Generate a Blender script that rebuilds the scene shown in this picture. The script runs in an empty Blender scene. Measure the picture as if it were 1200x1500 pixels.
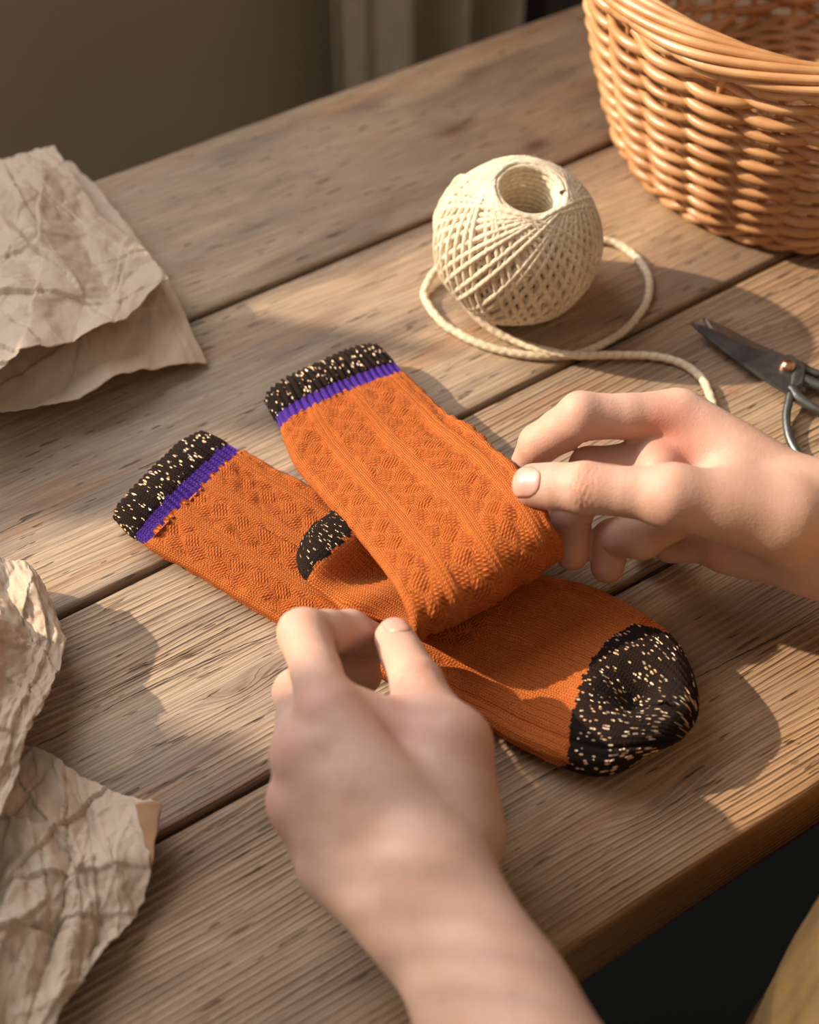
import bpy, math, random
import numpy as np
from mathutils import Vector

# ------------------------------------------------------------------ camera
F = 2100.0; TH = math.radians(52); DIST = 0.62          # focal in px of 1200x1500, pitch, distance to table origin
CAM = np.array([0, -DIST*math.cos(TH), DIST*math.sin(TH)])
FW = np.array([0, math.cos(TH), -math.sin(TH)]); UP = np.array([0, math.sin(TH), math.cos(TH)])
def at(px, py, z=0.0):
    """point at height z (mm) seen at photo pixel px,py"""
    d = FW + (px-600)/F*np.array([1, 0, 0]) + (750-py)/F*UP
    return CAM + d*((z/1000.0-CAM[2])/d[2])
def ats(lst): return np.array([at(*p) for p in lst])
sc = bpy.context.scene
cd = bpy.data.cameras.new('camera'); cam = bpy.data.objects.new('camera', cd)
sc.collection.objects.link(cam); sc.camera = cam
cam.location = CAM; cam.rotation_euler = (math.pi/2-TH, 0, 0)
cd.sensor_fit = 'HORIZONTAL'; cd.sensor_width = 28.8; cd.lens = 28.8*F/1200
cd.dof.use_dof = True; cd.dof.focus_distance = 0.585; cd.dof.aperture_fstop = 6.0
cd.clip_start = 0.02

# ------------------------------------------------------------------ light
SUN_EL = math.radians(29); SUN_AZ = (-0.972, 0.235)
w = bpy.data.worlds.new('world'); sc.world = w; w.use_nodes = True
bg = w.node_tree.nodes['Background']; bg.inputs[0].default_value = (1.0, 0.90, 0.78, 1); bg.inputs[1].default_value = 0.35
sd = bpy.data.lights.new('sun', 'SUN'); sun = bpy.data.objects.new('sun', sd); sc.collection.objects.link(sun)
sd.energy = 6.0; sd.angle = math.radians(0.8); sd.color = (1.0, 0.82, 0.60)
sv = Vector((SUN_AZ[0]*math.cos(SUN_EL), SUN_AZ[1]*math.cos(SUN_EL), math.sin(SUN_EL)))
sun.rotation_euler = sv.to_track_quat('Z', 'Y').to_euler()
# daylight coming through the window opening in the back wall (upper left, out of the frame)
ad = bpy.data.lights.new('window_daylight', 'AREA'); al = bpy.data.objects.new('window_daylight', ad); sc.collection.objects.link(al)
_u = np.array([math.cos(math.radians(32.3)), math.sin(math.radians(32.3)), 0]); _n = np.array([-_u[1], _u[0], 0])
ad.shape = 'RECTANGLE'; ad.size = .90; ad.size_y = .92; ad.energy = 15.0; ad.color = (0.95, 0.96, 1.0)
al.location = Vector(_u*-.36+_n*.70)+Vector((0, 0, .87)); al.rotation_euler = Vector(_n*1.0+np.array([0, 0, .25])).to_track_quat('Z', 'Y').to_euler()
sc.view_settings.view_transform = 'Standard'; sc.view_settings.look = 'None'
sc.view_settings.exposure = 0.12; sc.view_settings.gamma = 1.0; sc.view_settings.use_curve_mapping = False
sc.cycles.use_denoising = True

# ------------------------------------------------------------------ helpers
COL = sc.collection
def link(o, parent=None):
    COL.objects.link(o)
    if parent is not None: o.parent = parent
    return o
def mesh_obj(name, V, Fc, mat, parent=None, smooth=True, uv=None, attrs=None, tris=None):
    """V (n,3); Fc (m,4) quads (or list of polygons)"""
    me = bpy.data.meshes.new(name)
    V = np.ascontiguousarray(V, dtype=np.float32)
    if isinstance(Fc, np.ndarray):
        n, k = Fc.shape
        me.vertices.add(len(V)); me.vertices.foreach_set('co', V.ravel())
        me.loops.add(n*k); me.loops.foreach_set('vertex_index', Fc.astype(np.int32).ravel())
        me.polygons.add(n); me.polygons.foreach_set('loop_start', np.arange(0, n*k, k, dtype=np.int32))
        me.update(calc_edges=True); me.validate()
    else:
        me.from_pydata([tuple(v) for v in V], [], Fc); me.update()
    if smooth: me.polygons.foreach_set('use_smooth', np.ones(len(me.polygons), dtype=bool))
    if uv is not None:
        l = me.uv_layers.new(name='knit')
        vi = np.empty(len(me.loops), dtype=np.int32); me.loops.foreach_get('vertex_index', vi)
        l.data.foreach_set('uv', np.ascontiguousarray(uv[vi], dtype=np.float32).ravel())
    for k, a in (attrs or {}).items():
        a = np.asarray(a, dtype=np.float32)
        if a.ndim == 1:
            at_ = me.attributes.new(k, 'FLOAT', 'POINT'); at_.data.foreach_set('value', a)
        else:
            at_ = me.attributes.new(k, 'FLOAT_VECTOR', 'POINT'); at_.data.foreach_set('vector', a.ravel())
    me.materials.append(mat)
    return link(bpy.data.objects.new(name, me), parent)
def thing(name, label, cat, loc=(0, 0, 0), group=None):
    o = bpy.data.objects.new(name, None); COL.objects.link(o); o.location = loc; o.empty_display_size = 0.02
    o['label'] = label; o['category'] = cat
    if group: o['group'] = group
    return o
def tag(o, label, cat, group=None):
    o['label'] = label; o['category'] = cat
    if group: o['group'] = group
    return o
def grid_faces(nu, nv, close_v=False, close_u=False):
    iu = np.arange(nu if close_u else nu-1); iv = np.arange(nv if close_v else nv-1)
    U, Vv = np.meshgrid(iu, iv, indexing='ij'); U = U.ravel(); Vv = Vv.ravel()
    U2 = (U+1) % nu; V2 = (Vv+1) % nv
    return np.stack([U*nv+Vv, U*nv+V2, U2*nv+V2, U2*nv+Vv], 1)
def _hash(ix, iy, seed):
    h = (ix.astype(np.int64)*374761393 + iy.astype(np.int64)*668265263 + seed*1442695041) & 0xffffffff
    h = ((h ^ (h >> 13))*1274126177) & 0xffffffff
    return ((h ^ (h >> 16)) & 0xffff)/65535.0
def vnoise(x, y, seed=0):
    ix = np.floor(x); iy = np.floor(y); fx = x-ix; fy = y-iy
    fx = fx*fx*(3-2*fx); fy = fy*fy*(3-2*fy)
    a = _hash(ix, iy, seed); b = _hash(ix+1, iy, seed); c = _hash(ix, iy+1, seed); d = _hash(ix+1, iy+1, seed)
    return (a*(1-fx)+b*fx)*(1-fy)+(c*(1-fx)+d*fx)*fy - 0.5
def fbm(x, y, seed=0, oct=3):
    s = 0; a = 1.0
    for o in range(oct): s = s+a*vnoise(x*2**o+o*17.3, y*2**o-o*9.1, seed+o); a *= .5
    return s
def sstep(e0, e1, x):
    t = np.clip((x-e0)/(e1-e0), 0, 1); return t*t*(3-2*t)
def catmull(P, n):
    """P (k,d) -> n samples evenly by arc length of first 3 comps"""
    P = np.asarray(P, float); k = len(P)
    Q = np.vstack([2*P[0]-P[1], P, 2*P[-1]-P[-2]])
    out = []
    m = 40
    for i in range(k-1):
        p0, p1, p2, p3 = Q[i], Q[i+1], Q[i+2], Q[i+3]
        for t in np.linspace(0, 1, m, endpoint=False):
            out.append(.5*((2*p1)+(-p0+p2)*t+(2*p0-5*p1+4*p2-p3)*t*t+(-p0+3*p1-3*p2+p3)*t**3))
    out.append(P[-1]); out = np.array(out)
    d = np.r_[0, np.cumsum(np.linalg.norm(np.diff(out[:, :3], axis=0), axis=1))]
    s = np.linspace(0, d[-1], n)
    return np.stack([np.interp(s, d, out[:, j]) for j in range(out.shape[1])], 1), d[-1]
def norm(v): return v/np.maximum(np.linalg.norm(v, axis=-1, keepdims=True), 1e-12)
def tube(P, r, sides=8, plies=0, twist=0.0, closed=False, rmod=0.2, ref=None):
    """swept tube; returns V, F, attrs(phase). r scalar or array."""
    P = np.asarray(P, float); n = len(P)
    T = np.gradient(P, axis=0) if not closed else (np.roll(P, -1, 0)-np.roll(P, 1, 0))
    T = norm(T)
    N = np.zeros_like(P); a = np.array(ref if ref is not None else (0, 0, 1.0))
    if abs(T[0] @ a) > .95: a = np.array([1.0, 0, 0])
    v = a-T[0]*(T[0] @ a); v /= np.linalg.norm(v)
    for i in range(n):
        v = v-T[i]*(v @ T[i]); v /= np.linalg.norm(v); N[i] = v
    B = np.cross(T, N)
    L = np.r_[0, np.cumsum(np.linalg.norm(np.diff(P, axis=0), axis=1))]
    ph = np.linspace(0, 2*np.pi, sides, endpoint=False)
    rr = np.broadcast_to(np.asarray(r, float), (n,))[:, None]*np.ones((1, sides))
    if plies: rr = rr*(1-rmod+rmod*2*np.abs(np.cos((ph[None]*plies-L[:, None]*twist*plies)/2)))
    V = P[:, None]+rr[..., None]*(np.cos(ph)[None, :, None]*N[:, None]+np.sin(ph)[None, :, None]*B[:, None])
    Fc = grid_faces(n, sides, close_v=True, close_u=closed)
    V = V.reshape(-1, 3)
    uv = np.stack([np.repeat(L, sides), np.tile(ph, n)], 1)
    return V, Fc, uv
def cap_tube(V, Fc, n, sides):
    """close the two ends of a tube with fans of quads"""
    c0 = V[:sides].mean(0); c1 = V[(n-1)*sides:].mean(0)
    V2 = np.vstack([V, c0, c1]); k = len(V)
    a = np.arange(0, sides, 1)
    q = [[k, (i+1) % sides, i, i] for i in a]+[[k+1, (n-1)*sides+i, (n-1)*sides+(i+1) % sides, (n-1)*sides+(i+1) % sides] for i in a]
    return V2, q
class Acc:
    def __init__(s): s.V = []; s.F = []; s.U = []; s.n = 0
    def add(s, V, Fc, uv=None):
        s.V.append(V); s.F.append(Fc+s.n); s.U.append(uv if uv is not None else np.zeros((len(V), 2))); s.n += len(V)
    def get(s): return np.vstack(s.V), np.vstack(s.F), np.vstack(s.U)
def rounded_box(sx, sy, sz, r):
    """simple bevelled box as quads list via bmesh"""
    import bmesh
    bm = bmesh.new(); bmesh.ops.create_cube(bm, size=1)
    for v in bm.verts: v.co.x *= sx; v.co.y *= sy; v.co.z *= sz
    bmesh.ops.bevel(bm, geom=list(bm.edges), offset=r, segments=2, affect='EDGES')
    return bm
def bm_obj(name, bm, mat, parent=None, smooth=True):
    me = bpy.data.meshes.new(name); bm.to_mesh(me); bm.free(); me.materials.append(mat)
    if smooth: me.polygons.foreach_set('use_smooth', np.ones(len(me.polygons), dtype=bool))
    return link(bpy.data.objects.new(name, me), parent)

# ------------------------------------------------------------------ node helper
class NT:
    def __init__(s, name):
        s.m = bpy.data.materials.new(name); s.m.use_nodes = True; s.t = s.m.node_tree
        s.b = s.t.nodes['Principled BSDF']
    def node(s, typ, **kw):
        n = s.t.nodes.new(typ)
        for k, v in kw.items(): setattr(n, k, v)
        return n
    def put(s, sock, v):
        if isinstance(v, bpy.types.NodeSocket): s.t.links.new(v, sock)
        elif isinstance(v, (tuple, list)) and len(v) == 3 and sock.type == 'RGBA': sock.default_value = (*v, 1)
        else: sock.default_value = v
    def set(s, **kw):
        for k, v in kw.items(): s.put(s.b.inputs[k.replace('_', ' ')], v)
        return s
    def math(s, op, a, b=0.0, c=0.0):
        n = s.node('ShaderNodeMath', operation=op); s.put(n.inputs[0], a); s.put(n.inputs[1], b); s.put(n.inputs[2], c); return n.outputs[0]
    def mul(s, a, b): return s.math('MULTIPLY', a, b)
    def add(s, a, b): return s.math('ADD', a, b)
    def sub(s, a, b): return s.math('SUBTRACT', a, b)
    def sin(s, a): return s.math('SINE', a)
    def mix(s, f, a, b, blend='MIX'):
        n = s.node('ShaderNodeMix', data_type='RGBA', blend_type=blend); s.put(n.inputs[0], f); s.put(n.inputs[6], a); s.put(n.inputs[7], b); return n.outputs[2]
    def ramp(s, x, lo, hi, a=0.0, b=1.0):
        n = s.node('ShaderNodeMapRange', interpolation_type='SMOOTHSTEP'); s.put(n.inputs[0], x)
        n.inputs[1].default_value = lo; n.inputs[2].default_value = hi; n.inputs[3].default_value = a; n.inputs[4].default_value = b; return n.outputs[0]
    def attr(s, name, out='Fac'):
        n = s.node('ShaderNodeAttribute', attribute_name=name); return n.outputs[out]
    def vec(s, x, y, z=0.0):
        n = s.node('ShaderNodeCombineXYZ'); s.put(n.inputs[0], x); s.put(n.inputs[1], y); s.put(n.inputs[2], z); return n.outputs[0]
    def sep(s, v):
        n = s.node('ShaderNodeSeparateXYZ'); s.put(n.inputs[0], v); return n.outputs
    def vmul(s, v, k):
        n = s.node('ShaderNodeVectorMath', operation='MULTIPLY'); s.put(n.inputs[0], v); s.put(n.inputs[1], k); return n.outputs[0]
    def noise(s, v, scale, detail=3, rough=.5, dist=0.0):
        n = s.node('ShaderNodeTexNoise'); s.put(n.inputs['Vector'], v); s.put(n.inputs['Scale'], scale)
        n.inputs['Detail'].default_value = detail; n.inputs['Roughness'].default_value = rough; n.inputs['Distortion'].default_value = dist
        return n.outputs[0]
    def voro(s, v, scale, feature='F1'):
        n = s.node('ShaderNodeTexVoronoi', feature=feature); s.put(n.inputs['Vector'], v); s.put(n.inputs['Scale'], scale); return n.outputs
    def bump(s, h, strength=1.0, dist=0.001, normal=None):
        n = s.node('ShaderNodeBump'); s.put(n.inputs['Height'], h); s.put(n.inputs['Strength'], strength); s.put(n.inputs['Distance'], dist)
        if normal is not None: s.put(n.inputs['Normal'], normal)
        return n.outputs[0]
    def obj(s): return s.node('ShaderNodeTexCoord').outputs['Object']
    def uv(s): return s.node('ShaderNodeUVMap', uv_map='knit').outputs[0]

# ------------------------------------------------------------------ materials
def wood_material():
    m = NT('weathered_pine')
    g = m.attr('grain', 'Vector'); u, v, sd_ = m.sep(g)
    ring = m.attr('ring'); knot = m.attr('knot'); edge = m.attr('edge')
    n1 = m.noise(m.vec(m.mul(u, 14), m.mul(v, 160), sd_), 1.0, 3, .55)
    n2 = m.noise(m.vec(m.mul(u, 45), m.mul(v, 1300), sd_), 1.0, 3, .6)      # fine fibres
    n3 = m.noise(m.vec(m.mul(u, 5), m.mul(v, 22), sd_), 1.0, 3, .55)         # blotches
    n4 = m.noise(m.vec(m.mul(u, 9), m.mul(v, 45), m.add(sd_, 7.3)), 1.0, 3, .6)
    ph = m.add(ring, m.mul(m.sub(n1, .5), 0.9))
    fr = m.math('FRACT', ph)
    line = m.math('POWER', m.add(.5, m.mul(m.sin(m.mul(ph, 2*math.pi)), .5)), 1.7)
    # asymmetric latewood: dark sharp side
    saw = m.math('POWER', fr, 2.6)
    lw = m.math('MAXIMUM', m.mul(line, .80), m.mul(saw, m.ramp(fr, .93, 1.0, 1.0, 0.0)))
    stren = m.ramp(n4, .34, .60, .40, 1.1)
    stren = m.mul(stren, m.attr('lines'))
    lw = m.mul(lw, stren)
    base = m.mix(m.ramp(n3, .36, .66), (.400, .320, .245), (.500, .385, .265))
    base = m.mix(m.ramp(m.noise(m.vec(m.mul(u, 7), m.mul(v, 30), m.add(sd_, 3.1)), 1.0, 4, .6), .47, .66, 0, .85), base, (.235, .190, .160))
    base = m.mix(m.ramp(m.noise(m.vec(m.mul(u, 6), m.mul(v, 35), m.add(sd_, 13.1)), 1.0, 3, .6), .54, .70, 0, .60), base, (.40, .205, .105))
    base = m.mix(m.mul(lw, .78), base, (.130, .070, .042))
    base = m.mix(m.ramp(n2, .38, .66, .0, .50), base, (.19, .125, .08))
    # short dark checks
    n5 = m.noise(m.vec(m.mul(u, 55), m.mul(v, 480), m.add(sd_, 5)), 1.0, 2, .5)
    chk = m.ramp(n5, .66, .72)
    base = m.mix(m.mul(chk, .65), base, (.06, .038, .025))
    # darker knots, plank edges and sides
    base = m.mix(m.mul(knot, .80), base, (.13, .06, .032))
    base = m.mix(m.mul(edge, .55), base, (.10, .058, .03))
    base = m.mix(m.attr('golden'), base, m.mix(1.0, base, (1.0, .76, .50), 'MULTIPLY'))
    h = m.sub(m.sub(m.mul(n2, .16), m.mul(lw, .55)), m.mul(chk, .7))
    nb = m.bump(h, 1.0, .0014)
    m.set(Base_Color=base, Roughness=m.ramp(lw, 0, 1, .62, .78), Normal=nb)
    m.put(m.b.inputs['Specular IOR Level'], .32)
    return m.m
def knit_material(name, col, col2, kind):
    """kind: leg / plain / rib / lurex"""
    m = NT(name); uv = m.uv(); c, s, _ = m.sep(uv)          # metres: c around, s along
    TW = 2*math.pi
    wob = m.mul(m.sub(m.noise(m.vmul(uv, (1, 1, 0)), 160, 2), .5), .0011)
    c = m.add(c, wob)
    P = .00150; Q = .00125
    cc = m.mul(c, 1/P); f = m.math('FRACT', cc)
    vee = m.mul(m.math('ABSOLUTE', m.sub(f, .5)), 1.5)
    row = m.add(m.mul(s, 1/Q), vee)
    colp = m.math('POWER', m.math('ABSOLUTE', m.sin(m.mul(cc, TW))), .6)
    rowp = m.add(.5, m.mul(m.sin(m.mul(row, TW)), .5))
    st = m.mul(colp, m.add(.45, m.mul(rowp, .55)))
    if kind == 'leg':
        A = m.sin(m.add(m.mul(c, math.pi/.0090), m.mul(s, math.pi/.0115)))
        B = m.sin(m.sub(m.mul(c, math.pi/.0090), m.mul(s, math.pi/.0115)))
        cell = m.mul(A, B)
        d1 = m.add(.5, m.mul(m.sin(m.mul(m.add(m.mul(c, .8), m.mul(s, .9)), TW/.00145)), .5))
        d2 = m.add(.5, m.mul(m.sin(m.mul(m.sub(m.mul(c, .8), m.mul(s, .9)), TW/.00145)), .5))
        k1 = m.ramp(cell, .10, .25); k2 = m.ramp(cell, -.25, -.10, 1.0, 0.0)
        fine = m.add(.6, m.mul(m.sin(m.mul(s, TW/.0012)), .4))
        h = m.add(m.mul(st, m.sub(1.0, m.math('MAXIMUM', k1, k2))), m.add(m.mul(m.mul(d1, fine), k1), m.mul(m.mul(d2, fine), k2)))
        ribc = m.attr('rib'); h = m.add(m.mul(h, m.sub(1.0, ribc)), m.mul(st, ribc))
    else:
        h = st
    fz = m.noise(m.vmul(uv, (1, 1, 0)), 5200, 2, .6)
    h = m.add(h, m.mul(fz, .5))
    var = m.noise(m.vmul(uv, (1, 1, 0)), 700, 3, .6)
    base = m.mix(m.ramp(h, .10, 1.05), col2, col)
    base = m.mix(m.ramp(var, .35, .7, 0, .22), base, tuple(min(1, x*1.25) for x in col))
    if kind != 'lurex':
        m.set(Base_Color=base, Roughness=.9, Normal=m.bump(h, .95, .00085))
        m.put(m.b.inputs['Specular IOR Level'], .12)
        m.put(m.b.inputs['Sheen Weight'], .22); m.put(m.b.inputs['Sheen Roughness'], .45); m.put(m.b.inputs['Sheen Tint'], (*[min(1, x*1.6+.1) for x in col], 1))
    else:
        vv = m.vec(m.mul(c, 1150), m.mul(s, 480), 0)
        vo = m.voro(vv, 1.0)
        rnd = m.sep(vo['Color'])
        on = m.mul(m.math('GREATER_THAN', rnd[0], .68), m.math('LESS_THAN', vo['Distance'], .38))
        nrm = m.bump(m.add(h, m.mul(m.mul(on, rnd[1]), 1.2)), .85, .00062)
        m.set(Base_Color=m.mix(on, base, m.mix(rnd[2], (1.0, .66, .38), (1.0, .84, .62))), Roughness=m.ramp(on, 0, 1, .9, .42), Metallic=on, Normal=nrm)
        m.put(m.b.inputs['Specular IOR Level'], .12)
    return m.m
def skin_material():
    m = NT('skin'); o = m.obj()
    red = m.attr('red'); pale = m.attr('pale')
    mot = m.noise(o, 70, 3, .55); mot2 = m.noise(o, 350, 3, .6)
    base = m.mix(m.ramp(mot, .35, .68), (.520, .318, .240), (.570, .365, .285))
    base = m.mix(m.ramp(mot2, .45, .75, 0, .25), base, (.52, .29, .21))
    base = m.mix(m.mul(red, .60), base, (.56, .20, .14))
    base = m.mix(m.mul(pale, .5), base, (.66, .49, .36))
    base = m.mix(m.mul(m.attr('crease'), .55), base, (.50, .21, .14))
    v = m.voro(o, 1150, 'F1')['Distance']; n = m.noise(o, 500, 3, .6)
    nn = m.bump(m.add(m.mul(v, .35), m.mul(n, .5)), .35, .0005)
    m.set(Base_Color=base, Roughness=.54, Normal=nn)
    m.put(m.b.inputs['Subsurface Weight'], .35); m.put(m.b.inputs['Subsurface Radius'], (1.0, .32, .16)); m.put(m.b.inputs['Subsurface Scale'], .0045)
    m.put(m.b.inputs['Specular IOR Level'], .28)
    return m.m
def simple(name, col, rough=.6, metal=0.0, **kw):
    m = NT(name); o = m.obj()
    n = m.noise(o, kw.get('scale', 60), 3, .6); va = kw.get('var', .18)
    m.set(Base_Color=m.mix(m.ramp(n, .3, .7), tuple(x*(1-va) for x in col), tuple(min(1, x*(1+va)) for x in col)), Roughness=rough, Metallic=metal)
    if kw.get('bump'): m.set(Normal=m.bump(m.noise(o, kw.get('bscale', 400), 3, .6), kw['bump'], .001))
    return m.m
def twine_material():
    m = NT('jute_twine'); uv = m.uv(); a, ph, _ = m.sep(uv)
    st = m.sin(m.add(m.mul(a, 2*math.pi/.0042), ph))
    fb = m.noise(m.vec(m.mul(a, 900), m.mul(ph, 3), 0), 1.0, 3, .6)
    n = m.noise(m.obj(), 90, 2)
    base = m.mix(m.ramp(n, .3, .7), (.64, .52, .36), (.78, .66, .48))
    base = m.mix(m.ramp(st, -1, -.2, .30, 0), base, (.36, .24, .12))
    base = m.mix(m.ramp(fb, .45, .7, 0, .3), base, (.86, .78, .64))
    m.set(Base_Color=base, Roughness=.8, Normal=m.bump(m.add(m.mul(st, .3), m.mul(fb, .6)), .5, .0005))
    m.put(m.b.inputs['Sheen Weight'], .2)
    return m.m
def wicker_material():
    m = NT('willow_rod'); o = m.obj(); uv = m.uv(); a, ph, _ = m.sep(uv)
    n = m.noise(o, 30, 3, .6); fi = m.noise(m.vec(m.mul(a, 60), m.mul(ph, 4), 0), 1.0, 3, .6)
    base = m.mix(m.ramp(n, .32, .68), (.46, .215, .080), (.66, .37, .175))
    base = m.mix(m.ramp(fi, .45, .72, 0, .45), base, (.33, .145, .055))
    m.set(Base_Color=base, Roughness=.36, Normal=m.bump(fi, .3, .0006))
    m.put(m.b.inputs['Specular IOR Level'], .65)
    return m.m
def paper_material():
    m = NT('kraft_paper'); o = m.obj()
    n = m.noise(o, 9, 3, .6); f = m.noise(o, 900, 3, .7)
    base = m.mix(m.ramp(n, .3, .7), (.54, .415, .305), (.62, .490, .375))
    base = m.mix(m.ramp(f, .4, .7, 0, .18), base, (.44, .32, .22))
    m.set(Base_Color=base, Roughness=.62, Normal=m.bump(m.add(m.noise(o, 130, 4, .6), m.mul(f, .3)), .35, .001))
    tr = m.node('ShaderNodeBsdfTranslucent'); m.put(tr.inputs[0], (.62, .38, .18)); mx = m.node('ShaderNodeMixShader'); mx.inputs[0].default_value = .16
    m.t.links.new(m.b.outputs[0], mx.inputs[1]); m.t.links.new(tr.outputs[0], mx.inputs[2])
    m.t.links.new(mx.outputs[0], m.t.nodes['Material Output'].inputs[0])
    return m.m
M_WOOD = wood_material()
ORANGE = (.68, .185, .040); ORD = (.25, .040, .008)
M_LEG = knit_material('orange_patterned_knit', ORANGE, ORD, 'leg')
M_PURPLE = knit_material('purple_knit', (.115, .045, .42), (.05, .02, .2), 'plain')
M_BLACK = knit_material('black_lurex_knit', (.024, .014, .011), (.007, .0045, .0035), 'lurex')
M_SKIN = skin_material()
M_NAIL = simple('fingernail', (.60, .34, .28), .34, var=.05)
M_PBROWN = simple('kraft_brown', (.36, .20, .10), .8, var=.08); M_TWINE = twine_material(); M_WICKER = wicker_material(); M_PAPER = paper_material()
M_STEEL = simple('dark_steel', (.15, .155, .15), .40, .85, var=.3, bump=.15)
M_BLADE = simple('steel_blade', (.34, .31, .28), .34, .9, var=.2)
M_COPPER = simple('copper_rivet', (.72, .40, .27), .25, 1.0)
M_WALL = simple('olive_plaster', (.47, .37, .25), .9, var=.06, scale=3)
M_FLOOR = simple('dark_floor', (.008, .0105, .011), .85, var=.2, scale=5)
M_CURT = simple('linen_curtain', (.55, .45, .33), .9, var=.08, bump=.2, bscale=900)
M_DARKWOOD = simple('dark_wood_frame', (.05, .035, .022), .6)
M_GARMENT = simple('mustard_cloth', (.25, .145, .045), .9, var=.12, bump=.5, bscale=700)

# ------------------------------------------------------------------ room
UDIR = np.array([math.cos(math.radians(32.3)), math.sin(math.radians(32.3)), 0])
NDIR = np.array([-UDIR[1], UDIR[0], 0])                   # away from the person
FLOOR_Z = -0.73
def slab(name, c, hx, hy, z0, z1, mat, parent=None, r=.003):
    bm = rounded_box(hx*2, hy*2, z1-z0, r)
    ang = math.radians(32.3); ca, sa = math.cos(ang), math.sin(ang)
    for v in bm.verts:
        x, y = v.co.x, v.co.y; v.co.x = x*ca-y*sa+c[0]; v.co.y = x*sa+y*ca+c[1]; v.co.z += (z0+z1)/2
    return bm_obj(name, bm, mat, parent, smooth=False)
def un(u, n): p = UDIR*u+NDIR*n; return p
fl = slab('floor', un(0, -.2), 2.2, 1.6, FLOOR_Z-.05, FLOOR_Z, M_FLOOR); fl['kind'] = 'structure'
WN = 0.66                                                   # back wall distance
# wall in one mesh with a window opening (the light comes through it), out of the frame to the left
def wall_mesh():
    us = [-2.2, -1.25, -.885, -.835, .10, 2.2]; zs = [FLOOR_Z, .395, .68, 1.35, 1.9]
    V = [(*un(u, WN+.012)[:2], z) for u in us for z in zs]; m = len(zs); Fc = []
    for i in range(5):
        for j in range(4):
            if (i == 3 and j in (1, 2)) or (i == 1 and j == 2): continue  # second, narrower opening is added to let sun on to the left wrist
            Fc.append([i*m+j, (i+1)*m+j, (i+1)*m+j+1, i*m+j+1])
    return V, Fc
wv, wf = wall_mesh()
wl = mesh_obj('wall_back', np.array(wv), wf, M_WALL, smooth=False); wl['kind'] = 'structure'
_s = wl.modifiers.new('solid', 'SOLIDIFY'); _s.thickness = .022; _s.offset = 0
# unseen slats added across the second opening to dim the sun on the wrist
def wrist_slats():
    acc = Acc()
    box = np.array([[x, y, z] for x in (0, 1) for y in (0, 1) for z in (0, 1)], float)
    bf = np.array([[0, 1, 3, 2], [4, 6, 7, 5], [0, 4, 5, 1], [2, 3, 7, 6], [0, 2, 6, 4], [1, 5, 7, 3]])
    for u in np.arange(-1.25, -.89, .016):
        p = np.array([un(u+.0088*b[0], WN+.008+.004*b[1])+np.array([0, 0, .66+.71*b[2]]) for b in box]); acc.add(p, bf)
    V, Fc, U = acc.get(); o = mesh_obj('added_slats_1', V, Fc, M_DARKWOOD, smooth=False); o['kind'] = 'structure'
wrist_slats()
# curtain at the wall, folded cloth hanging in the gap, and the dark upright beside it
def wall_u(px, py):
    d = FW+(px-600)/F*np.array([1, 0, 0])+(750-py)/F*UP
    t = (WN-CAM @ NDIR)/(d @ NDIR); p = CAM+d*t; return p @ UDIR, p[2]
u0, _ = wall_u(447, 60); u1, _ = wall_u(697, 20)
def curtain():
    nu, nz = 160, 30
    U = np.linspace(0, 1, nu); Z = np.linspace(FLOOR_Z+.015, 1.85, nz)
    V = np.zeros((nu, nz, 3))
    for j, z in enumerate(Z):
        off = .022*np.sin(U*2*math.pi*3.2+.6+.15*math.sin(z*3))+.012*np.sin(U*2*math.pi*6.7+1)
        for k in range(3): V[:, j, k] = UDIR[k]*(u0+(u1-u0)*U)+NDIR[k]*(WN-.075+off)
        V[:, j, 2] = z
    o = mesh_obj('curtain', V.reshape(-1, 3), grid_faces(nu, nz), M_CURT)
    s = o.modifiers.new('solid', 'SOLIDIFY'); s.thickness = .002
    return o
tag(curtain(), 'blurred beige curtain hanging behind the far table edge', 'curtain')
# unseen cloth strip added low in the window to shade the far left
def shade_strip():
    U = np.linspace(-.86, -.47, 120); Z = np.linspace(.36, .435, 8); V = np.zeros((120, 8, 3))
    off = .010*np.sin(U*70)
    for j, z in enumerate(Z): V[:, j] = UDIR*U[:, None]+NDIR*(WN-.02+off)[:, None]; V[:, j, 2] = z
    return mesh_obj('added_shade_strip', V.reshape(-1, 3), grid_faces(120, 8), M_CURT)
tag(shade_strip(), 'unseen cloth strip added across the window to shade the far left', 'curtain')
pc = un((u1+.02)+.18, WN-.035)
dark_slab = slab('dark_upright_1', pc, .17, .03, FLOOR_Z, 1.85, M_DARKWOOD); dark_slab['kind'] = 'structure'  # plain dark upright filling the dark gap beside the curtain

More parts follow.
